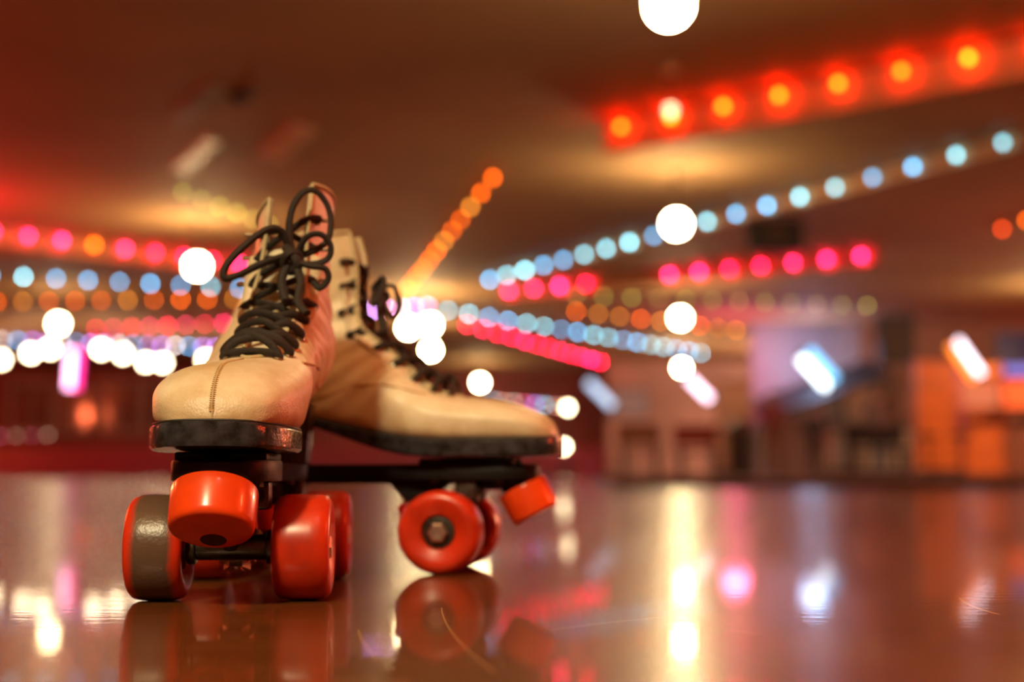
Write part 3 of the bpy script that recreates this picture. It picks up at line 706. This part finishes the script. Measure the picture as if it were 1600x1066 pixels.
def surf(t, th, off=0.0):
    """point on the boot skin. th = 0 at the instep, pi at the sole"""
    F, B, w_ = ring_at(t)
    mid = (F + B) / 2; half = (F - B) / 2; midw = warp(mid)
    foot = max(0, min(1, (12.5 - t) / 2.5))
    c_, s_ = math.cos(th), math.sin(th)
    if c_ < 0:
        cc = -abs(c_) ** (1 - .55 * foot); ss = math.copysign(abs(s_) ** (1 - .45 * foot), s_)
    else:
        shaft = max(0, min(1, (t - 7) / 3))
        cc = c_ ** (1 - .05 * shaft); ss = math.copysign(abs(s_) ** (1 - .12 * (1 - shaft)), s_)
        if 5 < t: ss *= 1 - 0.10 * shaft * max(0, c_)
    p = mid + half * cc + Vector((0, 1, 0)) * ss * w_
    p = warp(p)
    if off:
        e = 1e-3
        a = surf(t + .02, th) - surf(t - .02, th); b = surf(t, th + .02) - surf(t, th - .02)
        n_ = a.cross(b)
        if n_.length > 0:
            n_.normalize()
            if n_.dot(p - midw) < 0: n_ = -n_
            p = p + n_ * off
    return p
def slit(t):
    if t <= TV: return 0.0
    u = (t - TV)
    return min(0.62, 0.15 * math.sqrt(u) + 0.035 * u + 0.0016 * u * u)
def gap_y(t): return surf(t, slit(t)).y

def make_wheel(name, parent, loc, m, outward):
    o = None
    bm = bmesh.new()
    prof = [(-.0095, .0085), (-.0095, .0112), (-.0130, .0125), (-.0138, .015), (-.0150, .019), (-.0158, .0225), (-.0152, .0255), (-.0132, .0277), (-.0100, .0288), (-.005, .0291),
            (.005, .0291), (.0100, .0288), (.0132, .0277), (.0152, .0255), (.0158, .0225), (.0150, .019), (.0138, .015), (.0130, .0125), (.0095, .0112), (.0095, .0085)]
    lathe(bm, prof + [prof[0]], axis=(0, 1, 0), seg=64)
    bmesh.ops.remove_doubles(bm, verts=bm.verts, dist=1e-6)
    o = link(name, bm, m, parent); o.location = loc
    s = outward
    bm = bmesh.new(); lathe(bm, [(s * .0085, .004), (s * .0085, .0112), (s * .0105, .0112), (s * .0108, .0095), (s * .0100, .0088), (s * .0100, .0068), (s * .0108, .0062), (s * .0108, .004), (s * .0085, .004)], axis=(0, 1, 0), seg=32)
    lathe(bm, [(-s * .0085, .004), (-s * .0085, .0112), (-s * .0105, .0112), (-s * .0105, .004), (-s * .0085, .004)], axis=(0, 1, 0), seg=32); link('bearing', bm, M['dark_steel'], o)
    bm = bmesh.new(); lathe(bm, [(s * .0100, 0), (s * .0100, .0072), (s * .0145, .0072), (s * .0155, .0058), (s * .0155, .0036), (s * .0142, .0032), (s * .0142, 0)], axis=(0, 1, 0), seg=6); link('axle_nut', bm, M['steel'], o, smooth=False)
    return o

def make_skate(label, loc, yaw, stop_r, worn, loops, wp):
    WARP.update(wp)
    root = empty('roller_skate', loc, yaw); tag(root, label, 'roller skate')
    # ---- boot shell
    bm = bmesh.new(); NT, NH = 118, 60
    t0 = 0.0; rows = []
    for i in range(NT + 1):
        t = t0 + (len(RINGS) - 1 - t0) * i / NT; g0 = slit(t)
        row = []
        for j in range(NH + 1):
            th = g0 + (2 * PI - 2 * g0) * j / NH
            p = surf(t, th)
            # leather creases where the foot bends
            k = math.exp(-((t - 9.2) / 1.5) ** 2) * 0.0011 * math.sin(t * 9 + 1.5 * math.sin(th * 2)) * (1 if math.cos(th) > -.4 else 0)
            k2 = math.exp(-((t - 13) / 1.4) ** 2) * 0.0012 * math.sin(t * 5.3 + math.cos(th) * 3)
            d = (p - warp((ring_at(t)[0] + ring_at(t)[1]) / 2)); d = d.normalized() if d.length > 0 else d
            row.append(bm.verts.new(p + d * (k + k2)))
        rows.append(row)
    for a, b in zip(rows[:-1], rows[1:]):
        for j in range(NH): bm.faces.new((a[j], a[j + 1], b[j + 1], b[j]))
    tip = bm.verts.new(surf(0, 0).lerp(surf(0, PI), .5) + Vector((.0006, 0, 0)))
    for j in range(NH): bm.faces.new((tip, rows[0][j + 1], rows[0][j]))
    bmesh.ops.remove_doubles(bm, verts=bm.verts, dist=2e-5)
    boot = link('boot_upper', bm, [M['leather'], M['lining']], root)
    sm = boot.modifiers.new('thickness', 'SOLIDIFY'); sm.thickness = 0.0024; sm.offset = -1; sm.material_offset = 1; sm.material_offset_rim = 0
    # ---- tongue
    bm = bmesh.new(); rows = []
    for i in range(42):
        t = 5.6 + (len(RINGS) - 4.0 - 5.6) * i / 41; tt = min(t, len(RINGS) - 1)
        ex = max(0, t - (len(RINGS) - 1)) * 0.016
        wdt = 0.010 + 0.013 * min(1, (t - 5.6) / 5)
        row = []
        for j in range(13):
            u = -1 + 2 * j / 12
            F, B, w_ = ring_at(tt); d = (F - B).normalized()
            base = (surf(tt, slit(tt)) + surf(tt, -slit(tt))) / 2; drop = 0.0042 + 0.004 * u * u
            p = base - d * drop + Vector((-.004 * ex / .016, u * wdt, ex * 1.0)) + Vector((0, 0, 0.004 * (1 - u * u) if i == 41 else 0))
            row.append(bm.verts.new(p))
        rows.append(row)
    for a, b in zip(rows[:-1], rows[1:]):
        for j in range(12): bm.faces.new((a[j], a[j + 1], b[j + 1], b[j]))
    tg = link('tongue', bm, M['leather'], root); s2 = tg.modifiers.new('thickness', 'SOLIDIFY'); s2.thickness = 0.003; s2.offset = 0
    # ---- bound edges of the slit and the collar
    bm = bmesh.new(); pts = []
    T1 = len(RINGS) - 1.02
    for i in range(60): t = TV + .02 + (T1 - TV) * (1 - i / 59) * .999; pts.append(surf(t, slit(t), .0004))
    for i in range(60): t = TV + .02 + (T1 - TV) * (i / 59) * .999; pts.append(surf(t, 2 * PI - slit(t), .0004))
    g1 = slit(T1)
    tube(bm, pts, 0.0012, 8)
    tube(bm, [surf(T1, g1 + (2 * PI - 2 * g1) * i / 60, .0002) for i in range(61)], 0.0016, 8)
    link('edge_binding', bm, M['binding'], root)
    # ---- centre toe seam with stitches
    bm = bmesh.new(); tip_ = surf(0, 0)
    sp_ = [Vector((.1562, 0, .0935)), Vector((tip_.x + .0003, 0, .096)), Vector((tip_.x + .0004, 0, tip_.z))] + [surf(.25 + 5.3 * i / 40, 0, .0003) for i in range(41)]
    tube(bm, catmull(sp_, 3), 0.0005, 8)
    sm_ = link('toe_seam', bm, M['binding'], root)
    bm = bmesh.new()
    for i in range(34):
        t = .08 + 4.8 * (i / 33) ** 1.3; wy = .0009 / ring_at(t)[2]
        a = surf(t, .0, .0007); b = surf(t + .03, wy, .0002); c_ = surf(t + .03, -wy, .0002)
        tube(bm, [c_, a, b], 0.0003, 6)
    st = link('stitching', bm, M['thread'], sm_)
    # side seam (counter) curves
    bm = bmesh.new()
    for sg in (1, -1):
        tube(bm, [surf(7.2 + 3.8 * i / 30, sg * (0.75 + 1.5 * (i / 30)), .0002) for i in range(31)], 0.0008, 6)
        tube(bm, [surf(16.8 - 5.6 * i / 30, sg * (2.35 - .15 * math.sin(i / 30 * PI)), .0002) for i in range(31)], 0.0008, 6)
    link('side_seam', bm, M['thread'], root)
    # ---- sole
    bm = bmesh.new(); st = []
    outl = [(x, y * .89) for x, y in [(0.1605, .0), (.1598, .010), (.157, .0205), (.150, .0302), (.137, .0375), (.120, .0418), (.100, .0438), (.078, .0436), (.052, .0405), (.022, .036), (-.012, .033), (-.050, .0325), (-.090, .0335), (-.112, .030), (-.124, .021), (-.1285, .010), (-.1295, .0)]]
    def zc(x):
        P = [(-.13, .119), (-.09, .118), (-.050, .113), (-.012, .105), (.022, .097), (.052, .092), (.078, .090), (.118, .0905), (.147, .0915), (.161, .0925)]
        for (a, za), (b, zb) in zip(P[:-1], P[1:]):
            if x <= b: return za + (zb - za) * max(0, (x - a)) / (b - a)
        return P[-1][1]
    def th_(x): return 0.0125 if x > .04 else 0.006 + 0.0065 * max(0, min(1, (x + .02) / .06))
    xs = []
    full = catmull([Vector((x, y, 0)) for x, y in outl], 4)
    loop = [(p.x, p.y) for p in full] + [(p.x, -p.y) for p in reversed(full[1:-1])]
    # build as stations across
    half = full
    prev = None
    for p in half:
        x, y = p.x, max(p.y, 0.0004); z = zc(x) + .0035; t_ = th_(x); b_ = .0016; yi = max(0.0002, y - b_)
        sec = [(y, z - b_), (yi, z), (0, z), (-yi, z), (-y, z - b_), (-y, z - t_ + b_), (-yi, z - t_), (0, z - t_), (yi, z - t_), (y, z - t_ + b_)]
        cur = [bm.verts.new((x, a, b)) for a, b in sec]
        if prev:
            for k in range(10): bm.faces.new((prev[k], prev[(k + 1) % 10], cur[(k + 1) % 10], cur[k]))
        else: bm.faces.new(cur)
        prev = cur
    bm.faces.new(prev)
    sl = link('sole', bm, M['sole'], root); sl.location = (0, -.0015, 0) if worn else (0, 0, 0)
    # welt line on top of the sole
    bm = bmesh.new(); wl = [Vector((p.x - .0008, max(p.y - .0018, 0), zc(p.x) + .0038)) for p in half]
    tube(bm, wl, .0009, 6); tube(bm, [Vector((p.x, -p.y, p.z)) for p in wl], .0009, 6); link('welt', bm, M['black'], sl)
    # ---- heel block
    bm = bmesh.new()
    hp = [(-.060, .029), (-.090, .030), (-.110, .026), (-.122, .016), (-.125, 0), (-.122, -.016), (-.110, -.026), (-.090, -.030), (-.060, -.029), (-.054, 0)]
    bot = [bm.verts.new((x * .97 - .002, y * .92, .0762)) for x, y in hp]; top = [bm.verts.new((x, y, zc(x) + .0035 - th_(x) + .001)) for x, y in hp]
    for i in range(len(hp)):
        j = (i + 1) % len(hp); bm.faces.new((bot[i], bot[j], top[j], top[i]))
    bm.faces.new(bot); bm.faces.new(top); link('heel_block', bm, M['sole'], root)
    # ---- plate
    bm = bmesh.new()
    pl = [(.145, .0), (.143, .014), (.135, .023), (.118, .0275), (.085, .0275), (.060, .022), (.03, .016), (-.03, .016), (-.055, .022), (-.085, .0255), (-.112, .0225), (-.122, .012), (-.124, 0)]
    ol = pl + [(x, -y) for x, y in reversed(pl[1:-1])]
    prism(bm, ol, .0655, .0765, .0012)
    # spine web under the plate, deep at both truck mounts
    sp = [(.128, .0665), (.128, .060), (.108, .058), (.092, .0645), (.076, .062), (.063, .050), (.048, .050), (.036, .0625), (-.03, .0625), (-.046, .052), (-.060, .050), (-.074, .062), (-.100, .063), (-.112, .0665)]
    a = [bm.verts.new((x, .011, z)) for x, z in sp]; b = [bm.verts.new((x, -.011, z)) for x, z in sp]
    for i in range(len(sp)):
        j = (i + 1) % len(sp); bm.faces.new((a[i], a[j], b[j], b[i]))
    bm.faces.new(a); bm.faces.new(b)
    box(bm, .060, .128, -.024, .024, .0762, .0808, .001)       # riser pad under the ball of the sole
    link('plate', bm, M['plate'], root)
    for sx in (1, -1):
        for yy in (-1, 1):
            bm = bmesh.new(); hx = .102 * sx
            box(bm, min(hx, hx - sx * .016), max(hx, hx - sx * .016), min(yy * .011, yy * .0225), max(yy * .011, yy * .0225), .0500, .0660, .002)
            tb = link('truck_mount', bm, M['dark_steel'], root)
            bm = bmesh.new(); cyl(bm, (.1016 * sx, yy * .0168, .0575), (.1024 * sx, yy * .0168, .0575), .0038, 20); link('mount_hole', bm, M['black'], tb)  # black disc on the face, stands for the shade inside a hole
    for (x, y) in [(.118, .018), (.118, -.018), (.07, .017), (.07, -.017), (-.09, .017), (-.09, -.017), (-.06, .016), (-.06, -.016)]:
        bm = bmesh.new(); cyl(bm, (x, y, .0625), (x, y, .0658), .0035, 6); link('mounting_bolt', bm, M['dark_steel'], root, smooth=False)
    # ---- trucks
    for s, ax in ((1, .08), (-1, -.08)):
        tr = bmesh.new()
        cyl(tr, (ax, -.0232, .029), (ax, .0232, .029), .0072, 20, bev=.001)                                    # cross tube
        cyl(tr, (ax, -.0242, .029), (ax, -.0192, .029), .0095, 20, bev=.001); cyl(tr, (ax, .0192, .029), (ax, .0242, .029), .0095, 20, bev=.001)
        k0 = Vector((ax - s * .026, 0, .030)); kd = Vector((-s * .35, 0, 1)).normalized()
        lathe(tr, [(.000, .0055), (.000, .0135), (.006, .0135), (.006, .0055), (0, .0055)], k0, kd, 24)                    # ring round the kingpin
        # arms from ring to tube and pivot stem
        for yy in (-.008, .008): tube(tr, [k0 + Vector((s * .010, yy, .002)), Vector((ax, yy * 1.6, .031))], .0048, 10)
        tube(tr, [Vector((ax + s * .002, 0, .031)), Vector((ax + s * .012, 0, .044)), Vector((ax + s * .020, 0, .060))], .0055, 12, taper=lambda q: 1.25 - .5 * q)
        truck = link('truck', tr, M['dark_steel'], root)
        bm = bmesh.new(); cyl(bm, (ax, -.0548, .029), (ax, .0548, .029), .0038, 14); link('axle', bm, M['steel'], truck)
        bm = bmesh.new(); cyl(bm, k0 + kd * .0065, k0 + kd * .020, .0105, 24, .0088, bev=.001); link('cushion', bm, M['cushion'], truck)
        bm = bmesh.new(); cyl(bm, k0 - kd * .0100, k0 - kd * .0005, .0102, 24, .0100, bev=.001); link('cushion', bm, M['cushion'], truck)
        bm = bmesh.new(); cyl(bm, k0 - kd * .0165, k0 + kd * .03, .0040, 14); cyl(bm, k0 - kd * .0155, k0 - kd * .0105, .0075, 6); cyl(bm, k0 - kd * .0112, k0 - kd * .0098, .0105, 20); link('kingpin', bm, M['steel'], truck, smooth=False)
        for yy, od in ((-.0395, -1), (.0395, 1)):
            mw = M['worn_wheel'] if (worn and yy < 0 and s > 0) else M['wheel']
            wname = 'wheel'
            wo = make_wheel(wname, root, (ax, yy, .0291), mw, od)
            if mw is M['worn_wheel']: wo['label'] = 'red orange wheel with a grey worn tread'
    # ---- toe stop
    axd = Vector((math.sin(math.radians(28)), 0, -math.cos(math.radians(28))))
    c0 = Vector((.131, -.002 if worn else 0, .0610))
    bm = bmesh.new(); R_ = stop_r
    lathe(bm, [(0, 0), (0, R_ * .95), (.0006, R_ * .985), (.002, R_), (.010, R_ * 1.0), (.0195, R_ * .985), (.0215, R_ * .97), (.0228, R_ * .935), (.0235, R_ * .88), (.0238, R_ * .8), (.0239, R_ * .5), (.0239, 0)], c0, axd, 56)
    ts = link('toe_stop', bm, M['stop'], root)
    pc = c0 + axd * .0237 + Vector((-.0085, 0, -.0045))
    bm = bmesh.new(); cyl(bm, pc - axd * .0015, pc + axd * .0004, .0068, 28); link('bolt_hole', bm, M['hole'], ts)  # dark disc on the rubber imitates the shaded bolt hole
    bm = bmesh.new(); cyl(bm, c0 - axd * .018, c0 + axd * .001, .0085, 20); cyl(bm, c0 - axd * .0105, c0 - axd * .0005, .0155, 24, .014, bev=.001); link('stop_housing', bm, M['plate'], root)
    # ---- eyelets and laces
    ts_ = [6.3, 7.15, 8.05, 9.0, 10.1, 11.4]
    hooks = [12.8, 14.2, 15.5]
    def eye(t, sg): return surf(t, sg * (slit(t) + .22 + .004 * (t - 6)), .0003)
    for t in ts_:
        for sg in (1, -1):
            p = eye(t, sg); n_ = (surf(t, sg * (slit(t) + .22 + .004 * (t - 6)), .002) - p).normalized()
            bm = bmesh.new(); lathe(bm, [(0, .0014), (.0008, .0017), (.0010, .0024), (.0004, .0031), (-.0004, .0031), (0, .0014)], p, n_, 16); link('eyelet', bm, M['eyelet'], root)
    for t in hooks:
        for sg in (1, -1):
            p = eye(t, sg); n_ = (surf(t, sg * (slit(t) + .14 + .012 * (t - 6)), .002) - p).normalized(); out = Vector((0, sg, 0))
            bm = bmesh.new(); tube(bm, catmull([p, p + n_ * .004, p + n_ * .0055 + out * .002, p + n_ * .005 + out * .005], 4), .0012, 8)
            lathe(bm, [(0, 0), (0, .003), (.0006, .003), (.0006, 0)], p, n_, 14); link('lace_hook', bm, M['eyelet'], root)
    bm = bmesh.new(); LR = .0023
    def up(p, t, k): F, B, _ = ring_at(t); return p + (F - B).normalized() * k
    allt = ts_ + hooks
    # first bar
    a = eye(ts_[0], 1); b = eye(ts_[0], -1)
    tube(bm, catmull([up(a, 6.5, -.002), up(a, 6.5, .0025), up((a + b) / 2, 6.5, .004), up(b, 6.5, .0025), up(b, 6.5, -.002)], 6), LR, 10, .7)
    rnd = random.Random(3 if worn else 5)
    for i in range(len(allt) - 1):
        for sg in (1, -1):
            ta, tb = allt[i], allt[i + 1]; a = eye(ta, sg); b = eye(tb, -sg)
            tm = (ta + tb) / 2; mid = (a + b) / 2; k = .011 + rnd.random() * .005 + (0.004 if sg > 0 else 0)
            q1 = up(a.lerp(b, .18), tm, .0075 + rnd.random() * .003); q2 = up(a.lerp(b, .82), tm, .0085 + rnd.random() * .0035)
            end = up(b, tb, -.001)
            tube(bm, catmull([up(a, ta, -.001), up(a, ta, .003), q1, up(mid, tm, k * .8), q2, up(b + Vector((0, -sg * .0012, 0)), tb, .003), end], 6), LR, 10, .7)
    for lp in loops:
        pts = lp['pts']
        tube(bm, catmull(pts, 10), lp.get('r', LR), 10, lp.get('flat', .8))
    link('laces', bm, M['lace'], root)
    return root

# front skate: pixel sketch of the loose bow turned into points inside the skate's own space
S1 = Vector((-.1590, .875, 0)); Y1 = math.atan2(-.16, .008)
M1 = (Matrix.Translation(S1) @ Matrix.Rotation(Y1, 4, 'Z')).inverted()
def P1(px, py, Y): return M1 @ on_y(px, py, Y + .014)
loops1 = [
    {'pts': [P1(455, 395, .838), P1(440, 362, .832), P1(415, 360, .826), P1(378, 388, .820), P1(352, 418, .818), P1(352, 435, .818), P1(372, 430, .820), P1(410, 412, .826), P1(452, 398, .836)], 'r': .0028},
    {'pts': [P1(458, 398, .838), P1(452, 365, .836), P1(456, 328, .836), P1(472, 302, .838), P1(492, 298, .842), P1(510, 318, .846), P1(517, 345, .846), P1(512, 375, .842), P1(490, 392, .838), P1(462, 402, .836)], 'r': .0021},
    {'pts': [P1(462, 402, .834), P1(478, 372, .830), P1(500, 366, .830), P1(516, 382, .832), P1(514, 402, .834), P1(495, 412, .834), P1(465, 412, .832)], 'r': .0022},
    {'pts': [P1(460, 408, .830), P1(485, 416, .826), P1(508, 420, .828), P1(513, 436, .830), P1(500, 450, .832), P1(490, 440, .834)], 'r': .0023},
    {'pts': [P1(448, 388, .834), P1(458, 398, .828), P1(466, 414, .828), P1(455, 424, .832), P1(444, 412, .830), P1(450, 396, .826), P1(464, 396, .830), P1(468, 408, .834)], 'r': .0034},
    {'pts': [P1(450, 412, .830), P1(440, 440, .826), P1(446, 470, .820)], 'r': .0026},
    {'pts': [P1(462, 414, .830), P1(470, 440, .824), P1(466, 472, .818), P1(480, 490, .812)], 'r': .0026},
]
make_skate('off-white roller skate in sharp focus, toe towards the camera, with a loose bow', S1, Y1, .0226, True, loops1, {'base': -.0005, 'lean': .015, 'lean2': .007, 'toe': .93, 'tip': .010, 'thin': .20})
S2 = Vector((-.1227, 1.054, 0)); Y2 = math.atan2(-.148, .989)
def Q(x, y, z): return Vector((x, y, z))
loops2 = [
    {'pts': [Q(.020, -.004, .206), Q(.030, -.014, .213), Q(.033, -.024, .205), Q(.028, -.030, .192), Q(.024, -.018, .196), Q(.022, -.006, .204)]},
    {'pts': [Q(.020, .002, .206), Q(.032, .012, .210), Q(.034, .022, .198), Q(.028, .022, .188), Q(.024, .006, .2)]},
    {'pts': [Q(.025, -.008, .208), Q(.029, .002, .202), Q(.027, -.004, .196), Q(.024, -.010, .2)], 'r': .0036},
    {'pts': [Q(.026, -.006, .202), Q(.030, -.018, .186), Q(.034, -.022, .172)], 'r': .003},
]
make_skate('blurred off-white roller skate behind, standing side-on with its toe to the right', S2, Y2, .0185, False, loops2, {'base': 0.0, 'lean': 0.0, 'lean2': 0.0, 'toe': .76, 'tip': 0.0, 'thin': 0.08})
